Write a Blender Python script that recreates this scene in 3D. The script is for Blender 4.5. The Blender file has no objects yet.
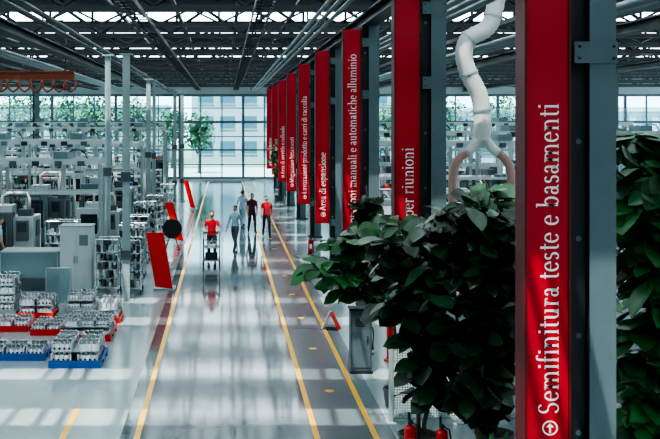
import bpy, math, random
from mathutils import Vector, Matrix, Euler
random.seed(7)
scene = bpy.context.scene
COL = scene.collection
try:
    scene.view_settings.view_transform = 'AgX'
    scene.view_settings.look = 'AgX - High Contrast'
except Exception as e: print(e)

# ------------------------------------------------------------ materials
def mat(name, col, rough=0.5, metal=0.0, emit=None, es=0.0, noise=0.0, nscale=5.0, spec=None, island=0.0, coat=0.0):
    m = bpy.data.materials.new(name); m.use_nodes = True
    nt = m.node_tree; b = nt.nodes['Principled BSDF']
    b.inputs['Base Color'].default_value = (*col, 1)
    b.inputs['Roughness'].default_value = rough
    b.inputs['Metallic'].default_value = metal
    if spec is not None: b.inputs['Specular IOR Level'].default_value = spec
    if coat: b.inputs['Coat Weight'].default_value = coat; b.inputs['Coat Roughness'].default_value = 0.08
    if emit:
        b.inputs['Emission Color'].default_value = (*emit, 1); b.inputs['Emission Strength'].default_value = es
    if noise or island:
        hsv = nt.nodes.new('ShaderNodeHueSaturation'); hsv.inputs['Color'].default_value = (*col, 1)
        mr = nt.nodes.new('ShaderNodeMapRange')
        a = max(noise, island)
        mr.inputs['To Min'].default_value = 1 - a; mr.inputs['To Max'].default_value = 1 + a
        if island:
            g = nt.nodes.new('ShaderNodeNewGeometry'); nt.links.new(g.outputs['Random Per Island'], mr.inputs['Value'])
        else:
            tc = nt.nodes.new('ShaderNodeTexCoord'); n = nt.nodes.new('ShaderNodeTexNoise')
            n.inputs['Scale'].default_value = nscale; n.inputs['Detail'].default_value = 5
            nt.links.new(tc.outputs['Object'], n.inputs['Vector']); nt.links.new(n.outputs['Fac'], mr.inputs['Value'])
        nt.links.new(mr.outputs['Result'], hsv.inputs['Value']); nt.links.new(hsv.outputs['Color'], b.inputs['Base Color'])
    return m

M = {}
M['floor_l'] = mat('epoxy_pale', (0.25, 0.305, 0.31), 0.14, noise=0.08, nscale=0.4, spec=.5)
M['floor_m'] = mat('epoxy_lane', (0.085, 0.108, 0.118), 0.08, noise=0.2, nscale=0.5, spec=.65)
M['floor_r'] = mat('epoxy_walkway', (0.12, 0.15, 0.16), 0.20, noise=0.12, nscale=0.5, spec=.45)
M['yellow'] = mat('yellow_paint', (0.78, 0.40, 0.015), 0.35, noise=0.1, nscale=3)
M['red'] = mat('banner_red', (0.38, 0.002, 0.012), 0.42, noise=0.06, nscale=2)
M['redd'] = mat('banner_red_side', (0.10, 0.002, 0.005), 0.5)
M['white_t'] = mat('white_lettering', (0.80, 0.79, 0.77), 0.5)
M['steel'] = mat('column_paint_grey', (0.085, 0.122, 0.135), 0.45, noise=0.15, nscale=3)
M['steel_d'] = mat('dark_steel', (0.012, 0.018, 0.021), 0.5, noise=0.2, nscale=3)
M['roof_s'] = mat('roof_steel', (0.014, 0.020, 0.024), 0.5, noise=0.2, nscale=3)
M['steel_l'] = mat('pale_steel', (0.25, 0.31, 0.315), 0.4, noise=0.1, nscale=3)
M['white'] = mat('machine_white', (0.40, 0.45, 0.455), 0.4, noise=0.08, nscale=2)
M['teal'] = mat('machine_teal', (0.12, 0.175, 0.19), 0.4, noise=0.1, nscale=2)
M['bgrey'] = mat('machine_grey', (0.055, 0.075, 0.083), 0.45, noise=0.1, nscale=2)
M['black'] = mat('black_rubber', (0.008, 0.009, 0.01), 0.5)
M['glassd'] = mat('dark_window', (0.02, 0.03, 0.04), 0.1)
M['alu'] = mat('cast_aluminium', (0.56, 0.58, 0.60), 0.3, 0.85, noise=0.25, nscale=14)
M['blue'] = mat('blue_plastic', (0.008, 0.09, 0.34), 0.4)
M['redp'] = mat('red_plastic', (0.50, 0.012, 0.012), 0.35)
M['panel'] = mat('red_panel', (0.62, 0.012, 0.006), 0.4)
M['rust'] = mat('crane_rust', (0.26, 0.06, 0.025), 0.5, noise=0.2, nscale=4)
M['duct'] = mat('duct_white', (0.43, 0.43, 0.415), 0.45, noise=0.08, nscale=4)
M['ductp'] = mat('duct_leg_brown', (0.30, 0.17, 0.14), 0.5, noise=0.1, nscale=4)
M['deck'] = mat('roof_deck', (0.025, 0.034, 0.039), 0.7, noise=0.2, nscale=2)
M['skyv'] = mat('clerestory_glazing', (0.8, 0.9, 0.92), 0.4, emit=(0.80, 0.95, 1.0), es=6.5)
def rooflight_mat():
    m = bpy.data.materials.new('rooflight_glazing'); m.use_nodes = True; nt = m.node_tree; nt.nodes.clear()
    o = nt.nodes.new('ShaderNodeOutputMaterial'); t = nt.nodes.new('ShaderNodeBsdfTransparent'); e = nt.nodes.new('ShaderNodeEmission')
    t.inputs['Color'].default_value = (0.95, 0.97, 0.97, 1); e.inputs['Color'].default_value = (0.80, 0.95, 1.0, 1); e.inputs['Strength'].default_value = 15.0
    x = nt.nodes.new('ShaderNodeMixShader'); x.inputs[0].default_value = 0.5
    nt.links.new(t.outputs[0], x.inputs[1]); nt.links.new(e.outputs[0], x.inputs[2]); nt.links.new(x.outputs[0], o.inputs[0]); return m
M['sky'] = rooflight_mat()
M['wall'] = mat('wall_paint', (0.32, 0.38, 0.39), 0.6, noise=0.05)
M['frame'] = mat('window_frame', (0.08, 0.115, 0.13), 0.5)
M['leaf'] = mat('fig_leaf', (0.009, 0.038, 0.014), 0.33, island=0.7)
M['leafb'] = mat('fig_leaf_bright', (0.018, 0.095, 0.024), 0.33, island=0.6)
M['bark'] = mat('bark', (0.10, 0.075, 0.055), 0.8, noise=0.3, nscale=20)
M['soil'] = mat('soil', (0.03, 0.02, 0.015), 0.9, noise=0.3, nscale=20)
M['pot'] = mat('planter_grey', (0.07, 0.085, 0.09), 0.5, noise=0.05)
M['skin'] = mat('skin', (0.42, 0.22, 0.15), 0.5)
M['hair'] = mat('hair', (0.015, 0.011, 0.009), 0.6)
M['shirt_r'] = mat('red_shirt', (0.42, 0.008, 0.015), 0.7, noise=0.1)
M['shirt_d'] = mat('dark_red_jacket', (0.08, 0.01, 0.018), 0.7, noise=0.1)
M['shirt_w'] = mat('light_shirt', (0.30, 0.40, 0.48), 0.7, noise=0.1)
M['pants'] = mat('dark_trousers', (0.015, 0.018, 0.028), 0.7, noise=0.1)
M['pants_g'] = mat('grey_trousers', (0.06, 0.07, 0.09), 0.7, noise=0.1)
M['chrome'] = mat('bright_metal', (0.6, 0.63, 0.65), 0.2, 1.0)
M['grass'] = mat('lawn', (0.14, 0.20, 0.15), 0.9, noise=0.3, nscale=1)
M['treel'] = mat('tree_foliage', (0.05, 0.14, 0.065), 0.7, island=0.4)
M['bld'] = mat('office_facade', (0.24, 0.29, 0.33), 0.6, noise=0.05)
M['bldw'] = mat('office_glazing', (0.07, 0.13, 0.17), 0.15)
M['orange'] = mat('lamp_orange', (0.9, 0.3, 0.02), 0.3)
M['green'] = mat('green_plastic', (0.02, 0.3, 0.12), 0.4)

def glass_mat():
    m = bpy.data.materials.new('window_glass'); m.use_nodes = True; nt = m.node_tree; nt.nodes.clear()
    o = nt.nodes.new('ShaderNodeOutputMaterial'); t = nt.nodes.new('ShaderNodeBsdfTransparent'); g = nt.nodes.new('ShaderNodeBsdfGlossy')
    t.inputs['Color'].default_value = (0.80, 0.95, 0.98, 1); g.inputs['Roughness'].default_value = 0.03
    x = nt.nodes.new('ShaderNodeMixShader'); x.inputs[0].default_value = 0.06
    nt.links.new(t.outputs[0], x.inputs[1]); nt.links.new(g.outputs[0], x.inputs[2]); nt.links.new(x.outputs[0], o.inputs[0]); return m
M['glass'] = glass_mat()
def plexi_mat():
    m = bpy.data.materials.new('perspex'); m.use_nodes = True; nt = m.node_tree; nt.nodes.clear()
    o = nt.nodes.new('ShaderNodeOutputMaterial'); t = nt.nodes.new('ShaderNodeBsdfTransparent'); g = nt.nodes.new('ShaderNodeBsdfPrincipled')
    t.inputs['Color'].default_value = (0.75, 0.88, 0.9, 1); g.inputs['Base Color'].default_value = (0.25, 0.34, 0.36, 1); g.inputs['Roughness'].default_value = 0.15
    x = nt.nodes.new('ShaderNodeMixShader'); x.inputs[0].default_value = 0.5
    nt.links.new(t.outputs[0], x.inputs[1]); nt.links.new(g.outputs[0], x.inputs[2]); nt.links.new(x.outputs[0], o.inputs[0]); return m
M['plexi'] = plexi_mat()
def perf_mat():
    m = bpy.data.materials.new('perforated_sheet'); m.use_nodes = True; nt = m.node_tree
    b = nt.nodes['Principled BSDF']; b.inputs['Base Color'].default_value = (0.33, 0.40, 0.41, 1); b.inputs['Roughness'].default_value = 0.4
    tc = nt.nodes.new('ShaderNodeTexCoord'); mp = nt.nodes.new('ShaderNodeVectorMath'); mp.operation = 'SCALE'; mp.inputs['Scale'].default_value = 24
    fr = nt.nodes.new('ShaderNodeVectorMath'); fr.operation = 'FRACTION'
    sb = nt.nodes.new('ShaderNodeVectorMath'); sb.operation = 'SUBTRACT'; sb.inputs[1].default_value = (0.5, 0.5, 0.5)
    ml = nt.nodes.new('ShaderNodeVectorMath'); ml.operation = 'MULTIPLY'; ml.inputs[1].default_value = (1, 0, 1)
    ln = nt.nodes.new('ShaderNodeVectorMath'); ln.operation = 'LENGTH'
    gt = nt.nodes.new('ShaderNodeMath'); gt.operation = 'GREATER_THAN'; gt.inputs[1].default_value = 0.3
    nt.links.new(tc.outputs['Object'], mp.inputs[0]); nt.links.new(mp.outputs[0], fr.inputs[0]); nt.links.new(fr.outputs[0], sb.inputs[0])
    nt.links.new(sb.outputs[0], ml.inputs[0]); nt.links.new(ml.outputs[0], ln.inputs[0]); nt.links.new(ln.outputs['Value'], gt.inputs[0]); nt.links.new(gt.outputs[0], b.inputs['Alpha'])
    return m
M['perf'] = perf_mat()

# ------------------------------------------------------------ mesh builder
class B:
    def __init__(s): s.v = []; s.f = []; s.m = []; s.sm = []; s.mats = []
    def mi(s, k):
        if k not in s.mats: s.mats.append(k)
        return s.mats.index(k)
    def add(s, vs, fs, k, smooth=False):
        o = len(s.v); s.v += [tuple(p) for p in vs]; i = s.mi(k)
        for f in fs: s.f.append(tuple(a + o for a in f)); s.m.append(i); s.sm.append(smooth)
    def box(s, x0, x1, y0, y1, z0, z1, k):
        vs = [(x, y, z) for z in (z0, z1) for y in (y0, y1) for x in (x0, x1)]
        s.add(vs, [(0, 2, 3, 1), (4, 5, 7, 6), (0, 1, 5, 4), (2, 6, 7, 3), (0, 4, 6, 2), (1, 3, 7, 5)], k)
    def hexa(s, p, k):  # 8 pts, bottom 4 ccw, top 4 ccw
        s.add(p, [(3, 2, 1, 0), (4, 5, 6, 7), (0, 1, 5, 4), (1, 2, 6, 5), (2, 3, 7, 6), (3, 0, 4, 7)], k)
    def cyl(s, p0, p1, r, k, n=10, r2=None, cap=True):
        p0 = Vector(p0); p1 = Vector(p1); r2 = r if r2 is None else r2
        d = (p1 - p0).normalized(); a = d.orthogonal().normalized(); b = d.cross(a)
        vs = [];
        for i in range(n):
            t = 2 * math.pi * i / n; e = a * math.cos(t) + b * math.sin(t); vs.append(p0 + e * r); vs.append(p1 + e * r2)
        fs = [(2 * i, (2 * i + 2) % (2 * n), (2 * i + 3) % (2 * n), 2 * i + 1) for i in range(n)]
        s.add(vs, fs, k, True)
        if cap: s.add([vs[2 * i] for i in range(n)], [tuple(range(n))[::-1]], k); s.add([vs[2 * i + 1] for i in range(n)], [tuple(range(n))], k)
    def bar(s, p0, p1, w, k): s.cyl(p0, p1, w * 0.707, k, 4)
    def tube(s, path, rad, k, n=10):
        path = [Vector(p) for p in path]; N = len(path)
        if not isinstance(rad, (list, tuple)): rad = [rad] * N
        vs = []; a = None
        for i, p in enumerate(path):
            d = (path[min(i + 1, N - 1)] - path[max(i - 1, 0)]).normalized()
            if a is None: a = d.orthogonal().normalized()
            else: a = (a - d * a.dot(d)).normalized()
            b = d.cross(a)
            for j in range(n):
                t = 2 * math.pi * j / n; vs.append(p + (a * math.cos(t) + b * math.sin(t)) * rad[i])
        fs = [(i * n + j, i * n + (j + 1) % n, (i + 1) * n + (j + 1) % n, (i + 1) * n + j) for i in range(N - 1) for j in range(n)]
        fs.append(tuple(range(n))[::-1]); fs.append(tuple((N - 1) * n + j for j in range(n)))
        s.add(vs, fs, k, True)
    def ell(s, c, r, k, nu=12, nv=8, fn=None):
        c = Vector(c); vs = []; fs = []
        for i in range(nv + 1):
            ph = math.pi * i / nv
            for j in range(nu):
                th = 2 * math.pi * j / nu
                p = Vector((math.sin(ph) * math.cos(th), math.sin(ph) * math.sin(th), math.cos(ph)))
                if fn: p = fn(p)
                vs.append((c.x + p.x * r[0], c.y + p.y * r[1], c.z + p.z * r[2]))
        for i in range(nv):
            for j in range(nu): fs.append((i * nu + j, (i + 1) * nu + j, (i + 1) * nu + (j + 1) % nu, i * nu + (j + 1) % nu))
        s.add(vs, fs, k, True)
    def xform(s, Mx, start=0):
        for i in range(start, len(s.v)): s.v[i] = tuple(Mx @ Vector(s.v[i]))
    def mesh(s, name):
        me = bpy.data.meshes.new(name); me.from_pydata(s.v, [], s.f)
        for k in s.mats: me.materials.append(M[k])
        me.polygons.foreach_set('material_index', s.m); me.polygons.foreach_set('use_smooth', s.sm); me.update(); return me
    def done(s, name, loc=(0, 0, 0), rz=0):
        return place(name, s.mesh(name), loc, rz)
def place(name, me, loc=(0, 0, 0), rz=0):
    o = bpy.data.objects.new(name, me); o.location = loc; o.rotation_euler = (0, 0, rz); COL.objects.link(o); return o
def smooth(ctl, n=6):
    out = []
    for i in range(len(ctl) - 1):
        p0 = ctl[max(i - 1, 0)]; p1 = ctl[i]; p2 = ctl[i + 1]; p3 = ctl[min(i + 2, len(ctl) - 1)]
        for j in range(n):
            t = j / n; out.append(tuple(.5 * ((2 * p1[a]) + (-p0[a] + p2[a]) * t + (2 * p0[a] - 5 * p1[a] + 4 * p2[a] - p3[a]) * t * t + (-p0[a] + 3 * p1[a] - 3 * p2[a] + p3[a]) * t ** 3) for a in range(len(p1))))
    out.append(ctl[-1]); return out

# ------------------------------------------------------------ room shell
XL, XR, YB, YF, ZR = -30.0, 40.0, -13.6, 84.0, 10.2
b = B()
for x0, x1, k in ((XL, -1.6, 'floor_l'), (-1.6, 1.4, 'floor_m'), (1.4, 2.6, 'floor_r'), (2.6, XR, 'floor_l')):
    b.box(x0, x1, YB, YF, -0.2, 0, k)
b.done('floor')
def stripe(x, y0, y1, w=0.09):
    b = B(); b.box(x - w / 2, x + w / 2, y0, y1, 0.0, 0.004, 'yellow'); b.done('floor_marking_line')
stripe(-1.34, 4, 82); stripe(1.40, 4, 82); stripe(2.30, 4, 82); stripe(-2.47, 4, 17.1)
b = B()
for i in range(16):
    y = 14.8 + i * 3.4; b.cyl((1.86, y, 0.0), (1.86, y, 0.005), 0.085, 'yellow', 16)
b.done('floor_marking_dots')

b = B(); b.box(XL - .3, XR + .3, YB - .3, YB, 0, ZR, 'wall'); b.done('wall_back')
for nm, xa, xb in (('wall_left', XL - .3, XL), ('wall_right', XR, XR + .3)):
    b = B(); b.box(xa, xb, YB, YF, 0, 2.6, 'wall'); b.box(xa, xb, YB, YF, 7.0, ZR, 'wall')
    y = YB
    while y <= YF: b.box(xa + .08, xb - .08, y - .06 if y > YB else y, y + .06 if y < YF else y, 2.6, 7.0, 'frame'); y += 4
    b.done(nm)
    b = B(); b.box((xa + xb) / 2 - .01, (xa + xb) / 2 + .01, YB, YF, 2.6, 7.0, 'glass'); b.done('window_2' if nm == 'wall_left' else 'window_3')
b = B(); b.box(XL, XR, YF, YF + .3, 7.1, ZR, 'wall'); b.box(XL, XR, YF, YF + .3, -.2, 0.12, 'wall'); b.done('wall_front')
b = B()
x = XL; i = 0
while x <= XR + .01:
    w = .10 if i % 3 == 0 else .045
    b.box(x - w, x + w, YF + .02, YF + .22, .12, 7.1, 'frame'); x += 1.75; i += 1
for z, w in ((.2, .08), (1.3, .04), (2.5, .07), (3.6, .04), (4.8, .1), (5.95, .04), (7.0, .1)):
    b.box(XL, XR, YF + .04, YF + .2, z - w, z + w, 'frame')
b.box(XL, XR, YF + .115, YF + .125, .12, 7.1, 'glass')
b.done('window_1')
# sawtooth roof : deck rises toward the far end of each bay, closed by a glazed clerestory
b = B()
ZB, ZA = 8.75, 10.0
def zz(t): return ZB + (ZA - ZB) * t / 8
def slab(b, x0, x1, y0, a, c, d0, d1, k):
    b.hexa([(x0, y0 + a, zz(a) + d0), (x1, y0 + a, zz(a) + d0), (x1, y0 + c, zz(c) + d0), (x0, y0 + c, zz(c) + d0), (x0, y0 + a, zz(a) + d1), (x1, y0 + a, zz(a) + d1), (x1, y0 + c, zz(c) + d1), (x0, y0 + c, zz(c) + d1)], k)
def pane(b, x0, x1, y0, a, c, d0, k):  # single sheet of glazing in the roof slope
    b.add([(x0, y0 + a, zz(a) + d0), (x1, y0 + a, zz(a) + d0), (x1, y0 + c, zz(c) + d0), (x0, y0 + c, zz(c) + d0)], [(3, 2, 1, 0)], k)
y0 = YB
while y0 < YF:
    L = min(8, YF - y0)
    for a, c, ty in [(0, 1.9, 'd'), (1.9, 2.8, 's'), (2.8, 4.6, 'd'), (4.6, 5.4, 's'), (5.4, 8, 'd')]:
        if a >= L: continue
        c = min(c, L)
        if ty == 'd': slab(b, XL, XR, y0, a, c, 0, .12, 'deck')
        else:
            pane(b, XL + .02, XR - .02, y0, a, c, .06, 'sky')
            x = XL + 1.75
            while x < XR: slab(b, x - .05, x + .05, y0, a, c, 0, .12, 'deck'); x += 1.75
    y1 = y0 + 8
    if y1 < YF:
        b.box(XL + .02, XR - .02, y1 - .02, y1, ZB + .24, ZA - .3, 'skyv'); b.box(XL, XR, y1 - .1, y1 + .02, ZB - .02, ZB + .24, 'deck'); b.box(XL, XR, y1 - .06, y1 + .02, ZA - .3, ZA + .02, 'deck')
        x = XL + 1.75
        while x < XR: b.box(x - .05, x + .05, y1 - .1, y1 - .02, ZB + .1, ZA, 'deck'); x += 1.75
    y0 += 8
b.done('ceiling')

# roof trusses across the hall (light, open lattice)
def truss(zb, zt, w, st, ch):
    t = B()
    t.box(XL + .01, XR - .01, -.08, .08, zb, zb + ch, 'roof_s'); t.box(XL + .01, XR - .01, -.08, .08, zt - ch, zt, 'roof_s')
    x = XL + .1; i = 0
    while x < XR - st:
        za, zc = (zb + ch, zt - ch) if i % 2 == 0 else (zt - ch, zb + ch)
        t.bar((x, 0, za), (x + st, 0, zc), w, 'roof_s'); x += st; i += 1
    return t.mesh('roof_truss')
tm = truss(7.62, 8.72, .10, 1.17, .15); tm2 = truss(7.62, 8.25, .06, .875, .10)
y = 2.4
while y < 83: place('roof_truss', tm, (0, y - .25, 0)); place('roof_truss', tm2, (0, y + 3.8, 0)); y += 8.0
# longitudinal girders and purlins
for gx in (-12.9, -6.2, 3.75, 11.5, 19.75):
    b = B(); b.box(gx - .2, gx + .2, YB + .02, YF - .02, 7.3, 7.35, 'steel_d'); b.box(gx - .03, gx + .03, YB + .02, YF - .02, 7.35, 7.57, 'steel_d'); b.box(gx - .2, gx + .2, YB + .02, YF - .02, 7.57, 7.62, 'steel_d')
    b.done('roof_girder')
b = B()
for gx in (-27, -23.5, -20, -16.4, -9.6, -3.6, -1.6, .4, 2.3, 7.5, 15.5, 23, 27, 31, 35): b.box(gx - .06, gx + .06, YB + .02, YF - .02, 8.45, 8.55, 'steel_d')
b.done('roof_purlins')
def rods(xc, z, n, sp, r, k, name):
    b = B()
    for i in range(n): b.cyl((xc + i * sp, YB + .05, z), (xc + i * sp, YF - .05, z), r, k, 8)
    y = 2.2
    while y < 84:
        b.box(xc - .1, xc + (n - 1) * sp + .1, y - .04, y + .04, z + r, z + r + .05, 'steel_d'); b.box(xc - .1, xc - .06, y - .03, y + .03, z + r, 7.62, 'steel_d'); y += 8
    b.done(name)
rods(2.2, 7.35, 3, .22, .05, 'steel', 'service_pipes')
rods(4.6, 7.2, 3, .3, .07, 'steel', 'service_pipes')
rods(-4.6, 7.3, 2, .35, .07, 'steel_d', 'service_pipes')
rods(-8.5, 7.3, 3, .35, .07, 'steel', 'service_pipes')
rods(8.6, 7.3, 2, .5, .11, 'steel', 'service_pipes')
# cable trays
for cx in (-2.2, 0.9, 7.7, -10.6):
    b = B(); b.box(cx - .22, cx - .2, YB + .05, YF - .05, 7.42, 7.54, 'steel_d'); b.box(cx + .2, cx + .22, YB + .05, YF - .05, 7.42, 7.54, 'steel_d')
    y = YB + .2
    while y < YF - .2: b.box(cx - .2, cx + .2, y, y + .05, 7.42, 7.45, 'steel_d'); y += .6
    b.cyl((cx - .08, YB + .05, 7.48), (cx - .08, YF - .05, 7.48), .03, 'black', 6)
    y = 2.2
    while y < 84: b.box(cx - .22, cx - .19, y - .02, y + .02, 7.54, 7.62, 'steel_d'); b.box(cx + .19, cx + .22, y - .02, y + .02, 7.54, 7.62, 'steel_d'); y += 4
    b.done('cable_tray')

# ------------------------------------------------------------ lettering (stroke built serif glyphs)
def arc(cx, cy, rx, ry, a0, a1, n=12): return [(cx + rx * math.cos(math.radians(a0 + (a1 - a0) * i / n)), cy + ry * math.sin(math.radians(a0 + (a1 - a0) * i / n))) for i in range(n + 1)]
XH = .46
def bowl(cx, rx=.145): return arc(cx, .23, rx, .215, 0, 360, 18)
def arch(x0, x1): return [(x0, .2)] + arc((x0 + x1) / 2, .28, (x1 - x0) / 2, .165, 180, 0, 8) + [(x1, 0)]
def SB(x): return (x - .085, x + .085, 0, .025)
def ST(x, y=XH): return (x - .1, x, y - .03, y)
G = {
 'i': (.25, [[(.13, XH), (.13, 0)], arc(.13, .63, .022, .022, 0, 360, 8)], [SB(.13), ST(.13)]),
 'l': (.25, [[(.13, .74), (.13, 0)]], [SB(.13), ST(.13, .74)]),
 'n': (.52, [[(.13, XH), (.13, 0)], arch(.13, .39)], [SB(.13), SB(.39), ST(.13)]),
 'h': (.52, [[(.13, .74), (.13, 0)], arch(.13, .39)], [SB(.13), SB(.39), ST(.13, .74)]),
 'm': (.78, [[(.13, XH), (.13, 0)], arch(.13, .39), arch(.39, .65)], [SB(.13), SB(.39), SB(.65), ST(.13)]),
 'u': (.52, [[(.13, XH)] + arc(.25, .15, .12, .14, 180, 360, 8), [(.38, XH), (.38, 0)]], [ST(.13), ST(.38), (.38, .46, 0, .025)]),
 'r': (.36, [[(.13, XH), (.13, 0)], [(.13, .28)] + arc(.25, .32, .1, .12, 170, 50, 6)], [SB(.13), ST(.13), (.27, .34, .37, .44)]),
 'e': (.43, [arc(.22, .23, .155, .215, 5, 320, 16), [(.07, .26), (.37, .26)]], []),
 'o': (.47, [bowl(.235, .17)], []),
 'c': (.41, [arc(.22, .23, .155, .215, 50, 315, 14)], []),
 'a': (.43, [arc(.18, .125, .1, .11, 0, 360, 12), [(.3, .3), (.3, .05), (.36, .01), (.4, .03)], arc(.2, .32, .1, .125, 0, 165, 8)], []),
 's': (.36, [arc(.18, .345, .1, .1, 30, 270, 10), arc(.18, .125, .11, .12, 90, -155, 10)], []),
 't': (.3, [[(.14, .6), (.14, .12)] + arc(.22, .1, .08, .09, 180, 300, 5)], [(.04, .28, XH - .03, XH)]),
 'f': (.3, [[(.13, 0), (.13, .6)] + arc(.22, .6, .09, .13, 180, 40, 6)], [SB(.13), (.04, .26, XH - .03, XH)]),
 'b': (.49, [[(.12, .74), (.12, .02)], bowl(.26)], [ST(.12, .74)]),
 'd': (.49, [[(.37, .74), (.37, 0)], bowl(.23)], [ST(.37, .74), (.37, .45, 0, .025)]),
 'p': (.49, [[(.12, XH), (.12, -.22)], bowl(.26)], [ST(.12), (.03, .21, -.22, -.195)]),
 'v': (.46, [[(.08, XH), (.23, 0)], [(.23, 0), (.39, XH)]], [(.01, .16, XH - .025, XH), (.32, .45, XH - .025, XH)]),
 'z': (.4, [[(.34, .44), (.06, .02)]], [(.05, .36, XH - .035, XH), (.05, .37, 0, .035)]),
 'g': (.45, [arc(.2, .31, .12, .14, 0, 360, 14), arc(.2, -.08, .16, .11, 0, 360, 14), [(.12, .19), (.1, .1), (.2, .04)]], [(.3, .42, .41, .44)]),
 ' ': (.24, [], []),
 'S': (.5, [arc(.24, .5, .145, .16, 25, 270, 12), arc(.25, .175, .165, .165, 90, -160, 12)], []),
 'A': (.6, [[(.06, 0), (.28, .69)], [(.28, .69), (.52, 0)], [(.14, .24), (.44, .24)]], [(0, .15, 0, .025), (.42, .6, 0, .025)]),
 'L': (.52, [[(.14, .68), (.14, 0)]], [(.04, .25, .655, .68), (.04, .46, 0, .03), (.44, .47, 0, .16)]),
 'U': (.62, [[(.14, .68)] + arc(.3, .2, .16, .19, 180, 360, 10) + [(.46, .68)]], [(.04, .24, .655, .68), (.38, .56, .655, .68)]),
 'M': (.78, [[(.12, 0), (.12, .68)], [(.12, .68), (.38, .05)], [(.38, .05), (.64, .68)], [(.64, .68), (.64, 0)]], [(.03, .21, 0, .025), (.55, .73, 0, .025)]),
}
def text_to(b, txt, xb, yf, z0, em, cond, k='white_t'):
    u = 0.0
    def put(poly):  # poly quads in (u,v)
        b.add([(xb - v * em, yf, z0 + uu * em * cond) for uu, v in poly], [tuple(range(len(poly)))], k)
    # round arrow symbol
    ring = arc(.3, .28, .28, .26, 0, 360, 24); ri = arc(.3, .28, .23, .21, 0, 360, 24)
    for i in range(24): put([ring[i], ring[i + 1], ri[i + 1], ri[i]])
    put([(.12, .25), (.35, .25), (.35, .31), (.12, .31)]); put([(.33, .15), (.47, .28), (.33, .41)])
    u = .8
    for ch in txt:
        adv, strokes, serifs = G[ch]
        for st in strokes:
            n = len(st); L = []; R = []
            for i in range(n):
                x0, y0 = st[max(i - 1, 0)]; x1, y1 = st[min(i + 1, n - 1)]
                dx, dy = x1 - x0, y1 - y0; l = math.hypot(dx, dy) or 1; dx /= l; dy /= l
                w = (.022 + (.080 - .022) * abs(dy)) / 2
                L.append((u + st[i][0] - dy * w, st[i][1] + dx * w)); R.append((u + st[i][0] + dy * w, st[i][1] - dx * w))
            for i in range(n - 1): put([L[i], L[i + 1], R[i + 1], R[i]])
        for a0, a1, c0, c1 in serifs: put([(u + a0, c0), (u + a1, c0), (u + a1, c1), (u + a0, c1)])
        u += adv

texts = ['Semifinitura teste e basamenti', 'Uffici e sale per riunioni', 'Lavorazioni manuali e automatiche alluminio', 'Area di espansione',
         'Lavorazioni prodotto e carri di raccolta', 'Magazzino basamenti', 'Area di servizio e collaudo', 'Lavorazioni alberi', 'Montaggio testate']
# steel column mesh
c = B()
c.box(.0, .15, -.12, -.10, 0, 7.3, 'steel_d'); c.box(.0, .02, -.1, .22, 0, 7.3, 'steel_d')
c.box(.16, .43, -.22, -.20, 0, 7.3, 'steel'); c.box(.28, .31, -.20, .20, 0, 7.3, 'steel'); c.box(.16, .43, .20, .22, 0, 7.3, 'steel')
c.box(.02, .28, .0, .02, 0, 7.3, 'steel_d')
for z in (1.3, 5.4, 6.75):
    c.box(-.0, .44, -.235, -.22, z, z + .22, 'steel')
    for dx in (.05, .4):
        for dz in (.05, .17): c.cyl((dx, -.25, z + dz), (dx, -.235, z + dz), .015, 'steel_d', 6)
for z in range(1, 7): c.cyl((.08, -.125, z + .6), (.08, -.12, z + .6), .03, 'steel', 8)
c.box(-.06, .5, -.3, .3, 0, .04, 'steel_d')
cm = c.mesh('steel_column')
for k in range(9):
    y = 10.4 + 8 * k
    place('steel_column', cm, (3.56, y + .22, 0))
    b = B(); z0, z1 = 1.38, 7.2
    if k == 0: z0 = 1.0
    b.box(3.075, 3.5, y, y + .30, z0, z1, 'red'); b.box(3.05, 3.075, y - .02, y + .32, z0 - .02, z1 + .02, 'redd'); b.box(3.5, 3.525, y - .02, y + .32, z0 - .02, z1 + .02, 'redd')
    b.box(3.525, 3.56, y + .1, y + .2, 2.5, 2.7, 'steel_d'); b.box(3.525, 3.56, y + .1, y + .2, 6.2, 6.4, 'steel_d')
    text_to(b, texts[k], 3.40, y - .003, 1.60, .31, .865)
    b.done('red_sign_banner')
for x, ys in ((19.55, (32.6, 40.0, 52)), (-13.1, (32.3, 48.7, 54, 69.5))):
    for y in ys: place('steel_column', cm, (x, y, 0))

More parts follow.
